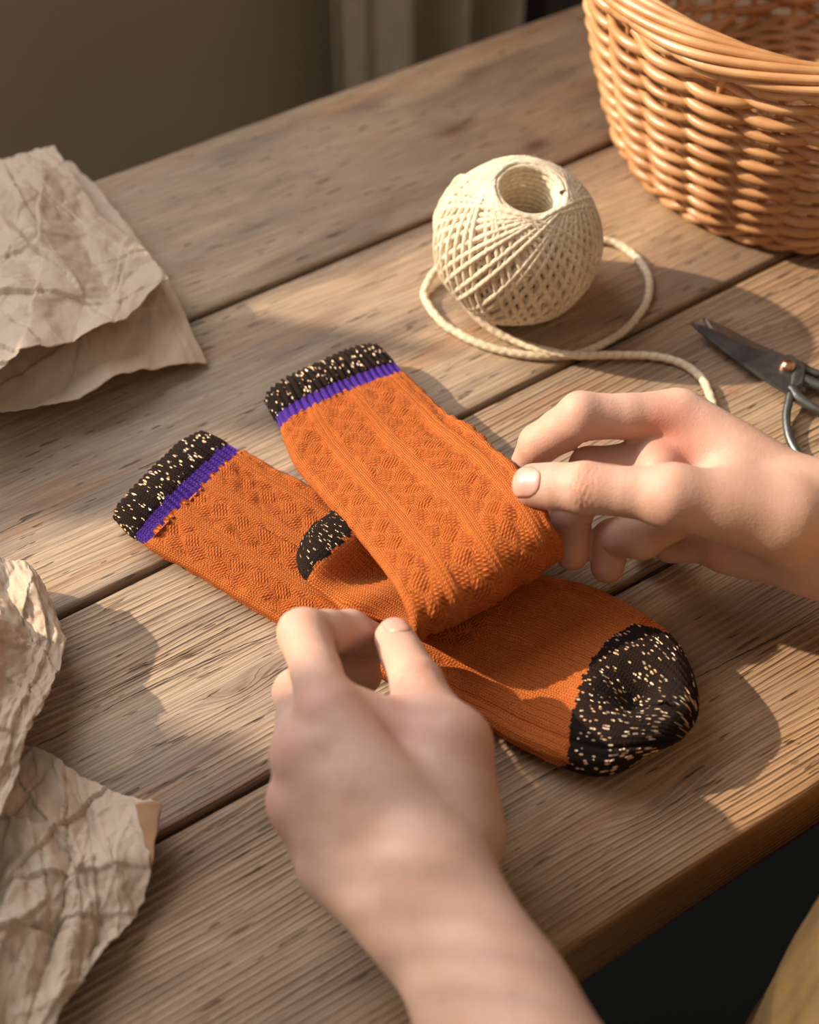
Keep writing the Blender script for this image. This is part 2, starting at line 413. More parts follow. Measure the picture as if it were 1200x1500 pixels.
# ------------------------------------------------------------------ table
table = thing('table', 'weathered wooden plank table carrying socks, twine, basket and papers', 'table', (0, 0, 0))
SEAMS = [((140, 262), (850, 5)), ((280, 467), (905, 206)), ((85, 903), (1145, 378)), ((235, 1225), (992, 817)), ((819, 1400), (1200, 1152))]
def seam_v(k, u):
    a, b = [at(*p) for p in SEAMS[k]]
    ua, na, ub, nb = a @ UDIR, a @ NDIR, b @ UDIR, b @ NDIR
    return na+(nb-na)*(u-ua)/(ub-ua)
def uv_of(px, py): p = at(px, py); return p @ UDIR, p @ NDIR
TT = .0485                                                 # plank thickness
KN = [(665, 190, .016, .007, 1.0), (785, 212, .010, .006, 1.0), (540, 395, .012, .005, .5), (380, 470, .010, .004, .4), (405, 385, .010, .004, .35),
      (540, 512, .050, .012, .25), (700, 108, .012, .005, .5), (620, 215, .05, .010, .30), (300, 600, .012, .004, .3), (975, 235, .018, .008, .35),
      (890, 250, .03, .006, .4), (1190, 470, .012, .006, .6), (1180, 1215, .010, .005, .5), (960, 1175, .006, .003, .6), (350, 1010, .004, .002, .6), (130, 1000, .012, .005, .4), (90, 1330, .02, .006, .3), (370, 1340, .012, .004, .3)]
KUV = [(*uv_of(k[0], k[1]), *k[2:]) for k in KN]
LINES = [.30, .42, .85, 1.0]
GOLD = [.22, .18, .12, .40]
RPER = [.0075, .0060, .0040, .0034]
def plank(k):
    U = np.arange(-.62, .60, .003); nt = len(U)
    gap = .0013
    hi = seam_v(k, U)-(gap if k else 0); lo = seam_v(k+1, U)+(gap if k < 3 else 0)
    wob = .0007*fbm(U*18, U*0, 50+k); hi = hi+wob; lo = lo+.0007*fbm(U*18, U*0+3, 60+k)
    r = .0024
    prof = []                                             # (v fraction offset spec, z)
    nv = 56
    for a in np.linspace(math.pi, math.pi/2, 4)[:-1]: prof.append(('lo', r+r*math.cos(a), -r+r*math.sin(a)))
    for f in np.linspace(0, 1, nv): prof.append(('mid', f, 0))
    for a in np.linspace(math.pi/2, 0, 4)[1:]: prof.append(('hi', -r+r*math.cos(a), -r+r*math.sin(a)))
    for z in np.linspace(-r, -TT, 12)[1:]: prof.append(('hi', 0, z))
    for z in np.linspace(-TT, -r, 12)[:-1]: prof.append(('lo', 0, z))
    m = len(prof)
    Vv = np.zeros((nt, m)); Z = np.zeros((nt, m)); top = np.zeros(m); Vy = np.zeros((nt, m))
    for j, (kd, a, z) in enumerate(prof):
        if kd == 'lo': Vv[:, j] = lo+a
        elif kd == 'hi': Vv[:, j] = hi+a
        else: Vv[:, j] = lo+r+(hi-lo-2*r)*a
        Z[:, j] = z; top[j] = kd == 'mid'
    UU = np.repeat(U[:, None], m, 1)
    # relief of the worn surface
    Z += np.where(Z > -r*1.5, 1, 0)*(.0005*fbm(UU*12, Vv*60, 7+k))
    # growth rings
    ring = (Vv+Z*.8)/RPER[k]+2.2*fbm(UU*2.6, Vv*9, 11+k, 2)*(.010/RPER[k])*1.0+.5*fbm(UU*9, Vv*40, 31+k)
    knot = np.zeros_like(UU)
    for (ku, kv, a, b, s) in KUV:
        d2 = ((UU-ku)/a)**2+((Vv-kv)/b)**2
        inside = (kv < hi.mean()+.02) and (kv > lo.mean()-.02)
        if not inside: continue
        ring += 2.6*s*np.exp(-(((UU-ku)/(a*3.2))**2+((Vv-kv)/(b*2.4))**2))
        knot = np.maximum(knot, s*np.exp(-d2*1.3))
    edge = np.zeros_like(UU)
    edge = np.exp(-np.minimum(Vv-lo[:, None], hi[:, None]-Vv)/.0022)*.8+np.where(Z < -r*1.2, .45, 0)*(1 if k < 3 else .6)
    if k == 3: # front face: show fine grain with depth as the across direction
        pass
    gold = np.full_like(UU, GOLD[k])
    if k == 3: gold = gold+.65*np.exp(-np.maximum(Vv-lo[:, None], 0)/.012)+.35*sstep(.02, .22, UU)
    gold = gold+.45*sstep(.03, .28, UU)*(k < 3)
    V = (UDIR[None, None]*UU[..., None]+NDIR[None, None]*Vv[..., None]); V[..., 2] = Z
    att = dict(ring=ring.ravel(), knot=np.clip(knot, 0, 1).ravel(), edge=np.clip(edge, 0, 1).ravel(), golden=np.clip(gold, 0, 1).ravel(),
               lines=np.full(UU.size, LINES[k]), grain=np.stack([UU, Vv+Z*1.0, np.full_like(UU, 3.7*k)], -1).reshape(-1, 3))
    Fc = grid_faces(nt, m, close_v=True)
    V = V.reshape(-1, 3)
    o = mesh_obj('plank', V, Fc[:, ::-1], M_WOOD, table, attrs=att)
    return o
for k in range(4): plank(k)
# cracks along the third plank and the front one: thin dark splits (grooves are too narrow to cut, so slivers of shadowed depth)
M_CRACK = simple('crack_dark', (.030, .017, .010), .95)
def crack(pts, wd):
    P, L = catmull([[*at(*p)] for p in pts], 90)
    t = np.linspace(0, 1, len(P)); wv_ = wd*np.sin(np.pi*np.clip(t, .01, .99))**.5*(.6+.6*(fbm(t*14, t*0, 3)+.5))
    P = P+NDIR[None]*(.0004*fbm(t*25, t*0+5, 9))[:, None]
    V = np.concatenate([P+NDIR*wv_[:, None]/2, P-NDIR*wv_[:, None]/2]); V[:, 2] = .00055
    n = len(P); Fc = np.array([[i, i+1, n+i+1, n+i] for i in range(n-1)])
    return mesh_obj('crack', V, Fc, M_CRACK, table, smooth=False)
crack([(100, 1043), (180, 1003), (300, 943), (362, 909)], .0006)
crack([(85, 1078), (200, 1017), (330, 957), (430, 920)], .0006)
crack([(1010, 998), (1090, 958), (1200, 902)], .0006)
# frame below the top
def beam(name, c, hx, hy, z0, z1): return slab(name, c, hx, hy, z0, z1, M_DARKWOOD, table)
nb_ = seam_v(0, 0.0); nf_ = seam_v(4, 0.0)
beam('apron', un(0, nf_+.09), .50, .012, -TT-.09, -TT-.001); beam('apron', un(0, nb_-.06), .50, .012, -TT-.09, -TT-.001)
for su in (-.52, .50):
    for n_ in (nf_+.09, nb_-.06): beam('leg', un(su, n_), .03, .03, FLOOR_Z, -TT-.001)

# ------------------------------------------------------------------ papers
def lerp_poly(P, n):
    P = np.asarray(P, float); d = np.r_[0, np.cumsum(np.linalg.norm(np.diff(P, axis=0), axis=1))]
    s = np.linspace(0, d[-1], n); return np.stack([np.interp(s, d, P[:, j]) for j in range(3)], 1)
def crumple(U, Vv, seed, folds, amp):
    rs = np.random.RandomState(seed); h = np.zeros_like(U)
    for i in range(folds):
        cx, cy = rs.rand(2)*1.2-.1; a = rs.rand()*2*np.pi; s = .05+.30*rs.rand()**1.5
        dx, dy = U-cx, Vv-cy; d = dx*np.cos(a)+dy*np.sin(a); e = -dx*np.sin(a)+dy*np.cos(a)
        h += (1 if rs.rand() < .6 else -1)*amp*(s+.03)*np.clip(1-np.sqrt((d/s)**2+.0006)*(.8+.9*rs.rand())-np.abs(e/(s*2.2))*.6, 0, 1)*(1+.5*np.sign(d)*rs.rand())
    return h
def paper(name, sides, seed, folds, amp, label, bulge=0.0, fn=None):
    """four boundary polylines (3D): top l->r, right t->b, bottom l->r, left t->b -> Coons patch with creases"""
    n = 170
    Tp, Rt, Bt, Lf = [lerp_poly(s, n) for s in sides]
    u = np.linspace(0, 1, n)[:, None]; V = np.zeros((n, n, 3))
    for j in range(n):
        v = j/(n-1)
        ru = (1-v)*Tp+v*Bt
        rl = (1-u)*Lf[j]+u*Rt[j]
        bb = (1-u)*(1-v)*Tp[0]+u*(1-v)*Tp[-1]+(1-u)*v*Bt[0]+u*v*Bt[-1]
        V[:, j] = ru+rl-bb
    UU, VV = np.meshgrid(np.linspace(0, 1, n), np.linspace(0, 1, n), indexing='ij')
    wx = .03*fbm(UU*5, VV*5, seed+7, 2); wy = .03*fbm(UU*5+9, VV*5, seed+8, 2); h = crumple(UU+wx, VV+wy, seed, folds, amp*.75)*(.55+.45*np.sin(np.pi*UU)*np.sin(np.pi*VV))+.0012*fbm(UU*18, VV*18, seed, 2)
    V[..., 2] += h+bulge*np.sin(np.pi*UU)*np.sin(np.pi*VV)
    V[..., 0] += .0010*fbm(UU*30, VV*30, seed+3, 2); V[..., 1] += .0010*fbm(UU*30, VV*30, seed+5, 2)
    if fn: V[..., 2] += fn(UU, VV)
    V[..., 2] = np.maximum(V[..., 2], .0009+.0006*UU)
    o = mesh_obj(name, V.reshape(-1, 3), grid_faces(n, n), M_PAPER)
    s = o.modifiers.new('solid', 'SOLIDIFY'); s.thickness = .0003; s.offset = 0
    return tag(o, label, 'paper', 'crumpled kraft papers')
A = lambda *l: [at(*p) for p in l]
# far pair
paper('kraft_paper', (A((-120, 262, 6), (-40, 236, 6), (40, 226, 6), (104, 236, 8)),
                      A((104, 236, 8), (140, 270, 10), (240, 395, 16), (275, 470, 10), (303, 531, 3)),
                      A((-120, 660, 6), (-30, 612, 8), (60, 596, 16), (115, 583, 17), (170, 553, 16), (235, 541, 9), (303, 531, 3)),
                      A((-120, 262, 6), (-130, 460, 6), (-120, 660, 6))), 5, 46, .010,
      'lower brown kraft paper poking out under the pale crumpled sheet at upper left')
paper('kraft_paper', (A((-120, 300, 22), (-40, 262, 22), (0, 244, 21), (80, 217, 20)),
                      A((80, 217, 20), (110, 262, 22), (150, 318, 22), (205, 358, 26), (247, 406, 30)),
                      A((-120, 640, 34), (-40, 572, 36), (30, 522, 38), (80, 502, 38), (125, 483, 36), (185, 465, 32), (215, 432, 30), (247, 406, 30)),
                      A((-120, 300, 22), (-130, 460, 26), (-120, 640, 34))), 12, 90, .016,
      'pale crumpled kraft paper on top of another sheet at upper left', .004)
# near pair
low = paper('kraft_paper', (A((-90, 1060, 16), (-30, 1070, 16), (42, 1088, 14), (130, 1140, 8), (190, 1165, 9), (238, 1178, 17)),
                      A((238, 1178, 17), (226, 1250, 10), (218, 1300, 8), (200, 1345, 6), (150, 1400, 9), (92, 1480, 10), (60, 1540, 10)),
                      A((-90, 1560, 8), (-20, 1560, 8), (60, 1540, 10)),
                      A((-90, 1060, 16), (-100, 1300, 10), (-90, 1560, 8))), 21, 90, .020,
      'lowest crumpled kraft paper at lower left with one corner folded up', .010)
# the turned-over corner of the lowest sheet has a browner tone
def flap():
    a, b, c = at(238, 1177, 18), at(198, 1180, 17), at(223, 1274, 11)
    n = 24; V = []; Fc = []; idx = {}
    for i in range(n+1):
        for j in range(n+1-i):
            u, v = i/n, j/n; p = a*(1-u-v)+b*u+c*v; p = p+np.array([0, 0, .004*math.sin(math.pi*min(1, (u+v)))*.35+.0014]); p[0] += .0002*math.sin(v*17); idx[i, j] = len(V); V.append(p)
    for i in range(n):
        for j in range(n-i):
            Fc.append([idx[i, j], idx[i+1, j], idx[i, j+1]])
            if j < n-i-1: Fc.append([idx[i+1, j], idx[i+1, j+1], idx[i, j+1]])
    o = mesh_obj('folded_corner', np.array(V), Fc, M_PBROWN, low); m_ = o.modifiers.new('solid', 'SOLIDIFY'); m_.thickness = .0003
flap()
paper('kraft_paper', (A((-110, 800, 16), (-40, 806, 20), (0, 818, 22), (36, 818, 24), (56, 838, 23)),
                      A((56, 838, 23), (78, 885, 22), (93, 928, 21), (80, 985, 20), (60, 1050, 24), (40, 1095, 28), (18, 1160, 30), (2, 1205, 30)),
                      A((-110, 1330, 24), (-60, 1270, 28), (-20, 1230, 28), (2, 1205, 30)),
                      A((-110, 800, 16), (-120, 1060, 18), (-110, 1330, 24))), 33, 70, .018,
      'curled kraft paper with raised edge at the left frame side, above the lowest sheet', .0)

# ------------------------------------------------------------------ socks
def px_frac_s(Lp, Rp, px, py):
    return None
def ribbon(stations, step=.0007, nc=210, p=4.0, seed=0, zones=None, dent=None, legfn=None, close_end=True, groove=False):
    """stations: (Lx,Ly,Lz, Rx,Ry,Rz, T) px,px,mm ... flat knitted tube"""
    S = np.array([np.r_[at(*s[:3]), at(*s[3:6]), s[6]/1000] for s in stations])
    C = (S[:, :3]+S[:, 3:6])/2
    D = np.hstack([C, S[:, 3:6]-S[:, :3], S[:, 6:7]])
    _, Ltot = catmull(D, 10)
    n = int(Ltot/step); Q, _ = catmull(D, n)
    C = Q[:, :3]; side = Q[:, 3:6]; T = np.maximum(Q[:, 6], .0004); W = np.linalg.norm(side, axis=1); side = norm(side)
    tan = norm(np.gradient(C, axis=0)); nrm = norm(np.cross(side, tan)); nrm = -nrm
    for _ in range(6):
        nrm = norm((np.roll(nrm, 3, 0)*0+nrm))
    ss = np.linspace(0, Ltot, n)
    # section: even arc length round a flat superellipse
    ph = np.linspace(0, 2*np.pi, 4000, endpoint=False)
    x = np.sign(np.cos(ph))*np.abs(np.cos(ph))**(2/2.6); z = np.sign(np.sin(ph))*np.abs(np.sin(ph))**(2/2.6)
    d = np.hypot(np.diff(np.r_[x, x[0]])*10, np.diff(np.r_[z, z[0]])*1.6); cd_ = np.r_[0, np.cumsum(d)]
    tt = np.linspace(0, cd_[-1], nc, endpoint=False)
    xs = np.interp(tt, cd_, np.r_[x, x[0]]); zs = np.interp(tt, cd_, np.r_[z, z[0]])
    # ease: layered edge (two knit layers meeting)
    pinch = 1-.030*np.exp(-(zs/.22)**2)*(np.abs(xs) > .8)
    X = xs[None]*W[:, None]/2*pinch[None]; Z = zs[None]*T[:, None]/2
    ang_c = (tt/cd_[-1])                                   # 0..1 round
    circ = ang_c*2*W.mean()
    cc = np.repeat(circ[None], n, 0); sv_ = np.repeat(ss[:, None], nc, 1)
    wob = .0011*fbm(sv_*55, xs[None]*1.5+seed, seed+4, 2)
    X = X+wob*np.sign(xs[None])
    V = C[:, None]+side[:, None]*X[..., None]+nrm[:, None]*Z[..., None]
    N = norm(np.cross(np.gradient(V, axis=0), np.roll(V, -1, 1)-np.roll(V, 1, 1)))
    sgn = np.sign(np.sum(N*(V-C[:, None]), -1).mean()); N = N*sgn
    # relief
    a = xs[None]*np.ones((n, 1))
    info = dict(c=cc, s=sv_, a=a, zs=np.repeat(zs[None], n, 0), V=V, L=Ltot, ss=ss, W=W, n=n, nc=nc)
    h, rib = legfn(info)
    if dent is not None: h = h+dent(V, info)
    if groove: h = h-.0016*np.exp(-((a+.80)/.035)**2)*(zs[None] > 0)*sstep(.10, .16, sv_)*sstep(.262, .235, sv_)
    V = V+N*h[..., None]
    V[..., 2] = np.maximum(V[..., 2], .0009)
    return V, cc, sv_, rib, info, (grid_faces(n, nc, close_v=True))
def relief(info, s_cuff, s_purple, s_toe, seed, foot_s=None):
    c, s = info['c'], info['s']
    per = .0185; k = (c/per+.12*fbm(s*12, c*3, seed+30, 1)) % 1.0
    rib = np.exp(-((k-.5)/.15)**4)
    ribh = .00028*np.cos(2*np.pi*c/.0022)
    cw = c+.0030*fbm(c*60, s*55, seed+20, 2); sw = s+.0035*fbm(c*50+9, s*60, seed+21, 2); lat = np.abs(np.sin(np.pi*(cw/.0090+sw/.0115)))*np.abs(np.sin(np.pi*(cw/.0090-sw/.0115)))
    lat2 = np.sin(2*np.pi*(c/.0063+s/.021+.25*np.sin(s*300)))*.5
    hl = .0006*lat+.0003*lat2+.0021*fbm(c*90, s*75, seed, 4)
    leg = hl*(1-rib)+(ribh+.0007)*rib
    cuff = .00065*np.cos(2*np.pi*c/.0030+2.0*fbm(c*60, s*40, seed+8, 2))+.0008*fbm(c*120, s*60, seed+9, 2)
    foot = .00030*np.cos(2*np.pi*c/.0026)+.0008*fbm(c*45, s*40, seed+2, 2)
    f_c = sstep(s_purple+.006, s_purple-.001, s)
    h = leg*(1-f_c)+cuff*f_c
    if foot_s is not None:
        f_f = sstep(foot_s-.004, foot_s+.004, s+0*c); h = h*(1-f_f)+foot*f_f; rib = np.maximum(rib, f_f)
    f_t = sstep(s_toe-.003, s_toe+.003, s); toe = .0009*fbm(c*70, s*70, seed+6, 3)+.00025*np.cos(2*np.pi*c/.003)
    h = h*(1-f_t)+toe*f_t
    f_p = sstep(s_cuff-.001, s_cuff+.001, s)*f_c
    h = h-.0004*f_p
    ea = np.exp(-((np.abs(info['a'])-.93)/.035)**2)*(1-f_c)*(1-f_t); h = h+.0007*ea; rib = np.maximum(rib*(1-f_t), np.clip(ea*1.5, 0, 1))
    return h, rib
def split_sock(root, V, Fc, c, s, rib, zone):
    """zone per face -> separate parts"""
    names = {0: ('cuff', M_BLACK, 'black cuff with gold glints'), 1: ('stripe', M_PURPLE, 'purple stripe'), 2: ('leg', M_LEG, 'orange patterned knit'), 3: ('toe_cap', M_BLACK, 'black toe with gold glints')}
    Vf = V.reshape(-1, 3); uv = np.stack([c.ravel(), s.ravel()], 1)
    # uv per loop must not wrap: handle seam by duplicating (seam is on the hidden underside)
    zf = zone.ravel()[Fc[:, 0]]
    for z in (0, 1, 2, 3):
        f = Fc[zf == z]
        if len(f) == 0: continue
        ids, inv = np.unique(f, return_inverse=True); inv = inv.reshape(f.shape)
        o = mesh_obj(names[z][0], Vf[ids], inv, names[z][1], root, uv=uv[ids], attrs=dict(rib=rib.ravel()[ids]))
        if z != 2: o['label'] = names[z][2]
def jag(c, seed, amp, cw=.0021):
    k = np.floor(c/cw); return amp*(_hash(k, k*0, seed)-.5)

# sock lying flat
def flat_sock():
    root = thing('sock', 'orange knitted sock lying flat on the planks, black toe to the right', 'sock', at(600, 890, 0), 'orange knitted socks')
    st = [(174, 770, 4, 306, 640, 4, 7), (170, 767, 8, 303, 636, 8, 13), (186, 781, 9, 322, 645, 9, 15), (208, 797, 8, 352, 661, 8, 12), (222, 806, 7, 366, 664, 7, 12), (300, 850, 6, 435, 705, 6, 11), (415, 916, 5.5, 545, 765, 5.5, 10),
          (530, 978, 5.5, 655, 812, 5.5, 10), (620, 1018, 6, 760, 835, 6, 11), (735, 1080, 7, 868, 862, 7, 13),
          (800, 1112, 9, 930, 895, 9, 17), (838, 1126, 10, 968, 918, 10, 20), (882, 1131, 11, 997, 950, 11, 22), (928, 1117, 11, 1009, 988, 11, 21), (958, 1096, 10, 1010, 1022, 10, 17), (982, 1072, 8, 1003, 1045, 8, 9), (990, 1062, 8, 1000, 1050, 8, 2)]
    S = [at((a[0]+a[3])/2, (a[1]+a[4])/2, a[2]) for a in st]; cum = np.r_[0, np.cumsum([np.linalg.norm(S[i+1]-S[i]) for i in range(len(S)-1)])]
    s_p = cum[3]+.0005; s_c = s_p-.0052; s_t = cum[11]-.004
    tp = at(935, 1010, 22); rp = at(900, 960, 24); d2 = at(905, 1075, 22)
    def dent(V, info):
        d = np.hypot(V[..., 0]-tp[0], (V[..., 1]-tp[1])); e = np.hypot((V[..., 0]-rp[0])/.016, (V[..., 1]-rp[1])/.007)
        top = sstep(.008, .014, V[..., 2])
        return top*(-.0105*np.exp(-(d/.009)**2)+.0018*np.exp(-((d-.018)/.006)**2)-.0022*np.exp(-e**2))
    V, c, s, rib, info, Fc = ribbon(st, seed=3, legfn=lambda i: relief(i, s_c, s_p, s_t-.002, 3, foot_s=cum[8]+.006), dent=dent, groove=True)
    a = info['a']
    bd = np.where(info['zs'] > -.1, np.interp(a, [-1, -.6, -.3, .1, .5, .75, 1], [s_t+.002, cum[10]+.0035, cum[10]-.000, cum[10]-.002, cum[10]+.000, cum[10]+.0045, cum[12]-.001]), s_t)+jag(c, 5, .0016)
    z = np.where(s < s_c+jag(c, 6, .0008), 0, np.where(s < s_p+jag(c, 7, .0005), 1, np.where(s < bd, 2, 3)))
    V = V-np.array(root.location)
    split_sock(root, V, Fc, c, s, rib, z)
    return root
flat_sock()
def folded_sock():
    root = thing('sock', 'orange knitted sock folded over on itself, pinched between both hands', 'sock', at(650, 760, 9), 'orange knitted socks')
    st = [(396, 600, 6, 556, 522, 6, 7), (389, 590, 10, 558, 512, 10, 14), (396, 605, 11, 575, 528, 11, 16), (408, 627, 11, 594, 547, 12, 13), (416, 645, 12, 606, 558, 13, 12), (440, 692, 16, 655, 604, 19, 11),
          (497, 757, 28, 712, 645, 36, 9), (545, 815, 37, 762, 692, 49, 8), (580, 865, 42, 795, 740, 54, 8), (600, 905, 41, 815, 776, 50, 8),
          (606, 930, 34, 820, 800, 40, 8), (607, 934, 26, 812, 812, 30, 7), (592, 925, 21, 780, 806, 23, 7), (555, 907, 19.5, 720, 780, 20, 8), (505, 888, 19.5, 660, 754, 19.5, 11),
          (470, 870, 20, 612, 744, 20, 14), (451, 847, 20.5, 570, 744, 21, 16), (444, 820, 20, 535, 747, 20.5, 15), (449, 797, 19, 508, 753, 19, 11), (463, 779, 18, 486, 762, 18, 6), (470, 772, 18, 478, 767, 18, 1.5)]
    S = [(at(*a[:3])+at(*a[3:6]))/2 for a in st]; cum = np.r_[0, np.cumsum([np.linalg.norm(S[i+1]-S[i]) for i in range(len(S)-1)])]
    s_p = cum[3]+.001; s_c = s_p-.0062; s_t = cum[16]-.001
    def hollow(V, info):                                    # heel pouch: puffed black end, hollow beside it, soft ridge in front
        m_ = sstep(cum[9], cum[10], info['s'])*(info['zs'] < 0)
        def gb(px, py, rx, ry, ang, amp):
            c_ = at(px, py, 26); dx = V[..., 0]-c_[0]; dy = V[..., 1]-c_[1]; ca, sa = math.cos(ang), math.sin(ang)
            return amp*np.exp(-((dx*ca+dy*sa)/rx)**2-((-dx*sa+dy*ca)/ry)**2)
        return m_*(gb(476, 812, .016, .012, .9, .0042)+gb(550, 828, .016, .0075, .35, -.0085)+gb(535, 872, .022, .0060, .15, .0034))
    V, c, s, rib, info, Fc = ribbon(st, dent=hollow, seed=9, legfn=lambda i: relief(i, s_c, s_p, s_t, 9, foot_s=cum[12]))
    bd = s_t+jag(c, 15, .0016)
    z = np.where(s < s_c+jag(c, 16, .0008), 0, np.where(s < s_p+jag(c, 17, .0012), 1, np.where(s < bd, 2, 3)))
    V = V-np.array(root.location)
    split_sock(root, V, Fc, c, s, rib, z)
    return root
folded_sock()

# ------------------------------------------------------------------ twine ball
def twine_ball():
    base = at(752, 437, 0); R = .0385
    root = thing('twine_ball', 'ball of cream jute twine with a hollow top standing on the planks', 'twine', base)
    cen = np.array([0, 0, R*.94])
    tilt = np.array([.10, -.10, 1.0]); tilt /= np.linalg.norm(tilt)          # the hollow leans to the lens a little
    X = norm(np.cross([0, 1.0, 0], tilt)); Y = np.cross(tilt, X)
    acc = Acc(); rs = np.random.RandomState(4)
    loops = 104; m = 72
    holeang = math.radians(25)
    for L in range(loops):
        # a loop is a circle whose plane is tilted: its highest latitude grazes the hollow
        layer = L/loops
        inc = math.pi/2-holeang-.04*rs.rand()-(.16 if L % 9 == 0 and layer < .45 else 0)
        pre = L*2*math.pi*(.0108*13)+rs.randn()*.012 if layer < .62 else 1.2+2*math.pi*(layer-.62)/.38*1.0+rs.randn()*.02
        q = np.linspace(0, 2*np.pi, m, endpoint=False)
        rad = R*(.945+.030*layer+(.028 if layer >= .62 else 0))+.00015*rs.randn()
        p = np.stack([np.cos(q), np.sin(q)*np.cos(inc), np.sin(q)*np.sin(inc)], 1)
        c, s = math.cos(pre), math.sin(pre)
        p = np.stack([p[:, 0]*c-p[:, 1]*s, p[:, 0]*s+p[:, 1]*c, p[:, 2]], 1)
        rr = rad*(1+.006*np.sin(q*5+L))
        p = p*rr[:, None] if hasattr(rr, '__len__') else p*rr
        p[:, 2] *= .97
        P = p[:, :1]*X+p[:, 1:2]*Y+p[:, 2:]*tilt+cen
        V, Fc, uv = tube(P, .00120 if layer < .62 else .00145, 7, closed=True, ref=(0.3, .2, 1))
        acc.add(V, Fc, uv)
    V, Fc, U = acc.get(); V[:, 2] = np.maximum(V[:, 2], .0006)
    mesh_obj('wound_twine', V, Fc, M_TWINE, root, uv=U)
    # inner wall of the hollow: coils going down
    acc = Acc(); t = np.linspace(0, 1, 900); rad = .0150-.0035*t; z = R*.97*(math.cos(holeang))*1.0-.040*t
    P = (rad*np.cos(t*2*np.pi*15))[:, None]*X+(rad*np.sin(t*2*np.pi*15))[:, None]*Y+z[:, None]*tilt+cen
    V, Fc, uv = tube(P, .0017, 7); acc.add(V, Fc, uv)
    # core body, closes what lies under the strands
    nu, nv = 48, 30; th_ = np.linspace(holeang*.98, math.pi, nv); ph = np.linspace(0, 2*np.pi, nu, endpoint=False)
    rim = [(R*.925*math.sin(a), R*.925*.97*math.cos(a)) for a in th_]
    hole = [(.0118, -.012), (.0125, .0), (.0150, .024), (.0158, .033)]
    prof = hole+rim
    G = np.array([[(r*np.cos(p_))*X+(r*np.sin(p_))*Y+h*tilt+cen for (r, h) in prof] for p_ in ph])
    Gf = grid_faces(nu, len(prof), close_u=True)
    G = G.reshape(-1, 3); G[:, 2] = np.maximum(G[:, 2], .001)
    acc.add(G, Gf, np.zeros((len(G), 2)))
    V, Fc, U = acc.get(); mesh_obj('core', V, Fc, M_TWINE, root, uv=U)
    # a few frayed fibres
    acc = Acc()
    for i in range(150):
        a = rs.rand()*2*np.pi; u = rs.rand()
        d = norm(np.array([rs.randn(), rs.randn(), rs.randn()*.8+.2])); p0 = cen+d*R*1.0
        k = norm(np.cross(d, rs.randn(3))); ln = .002+.0035*rs.rand(); tt = np.linspace(0, 1, 5)[:, None]
        V, Fc, uv = tube(p0+k*tt*ln+d*(tt*(1-tt*.4))*.0022, .00008, 3); acc.add(V, Fc, uv)
    V, Fc, U = acc.get(); o = mesh_obj('frayed_fibre', V, Fc, M_TWINE, root, uv=U); o['kind'] = 'stuff'
    # loose twine: both runs belong to the same string
    z = 2.1
    runs = [[(850, 345, 4), (878, 350, 3), (905, 358, z), (935, 380, z), (951, 410, z), (948, 440, z), (925, 475, z), (885, 503, z+.3), (840, 519, z), (780, 521, z), (715, 508, z), (660, 482, z), (631, 453, z), (622, 430, z+1), (632, 405, 5), (646, 388, 8), (658, 377, 10)],
            [(690, 250, 66), (664, 262, 58), (648, 285, 50), (640, 315, 43), (643, 350, 36), (650, 385, 28), (664, 418, 19), (685, 449, 10), (712, 476, 4.5), (750, 498, 2.6), (800, 514, 4.2), (850, 520, 5.4), (905, 520, 3.6), (960, 522, z), (1000, 533, z), (1026, 553, z), (1041, 580, z), (1044, 606, z), (1035, 635, z), (1015, 665, z), (985, 690, z)]]
    for r_ in runs:
        P, L = catmull(ats(r_), 420)
        # pass over the first run where they cross, stay on the ball's skin
        ce = cen+base; dd = P-ce; dl = np.linalg.norm(dd, axis=1); tgt = R+.0012
        if r_[0][2] > 20:
            dl0 = np.where((P[:, 2] > .010) & (dl > tgt), tgt, dl); dl0[:14] = tgt*np.linspace(.86, 1, 14); P = ce+dd/dl[:, None]*dl0[:, None]
        k = np.linspace(0, 1, len(P)); P = P+np.stack([.0005*fbm(k*30, k*0, 2), .0005*fbm(k*30, k*0+4, 3), 0*k], 1)
        V, Fc, uv = tube(P, .0019, 12, plies=2, twist=520, rmod=.07)
        V = V-base
        mesh_obj('loose_twine', V, Fc, M_TWINE, root, uv=uv)
twine_ball()

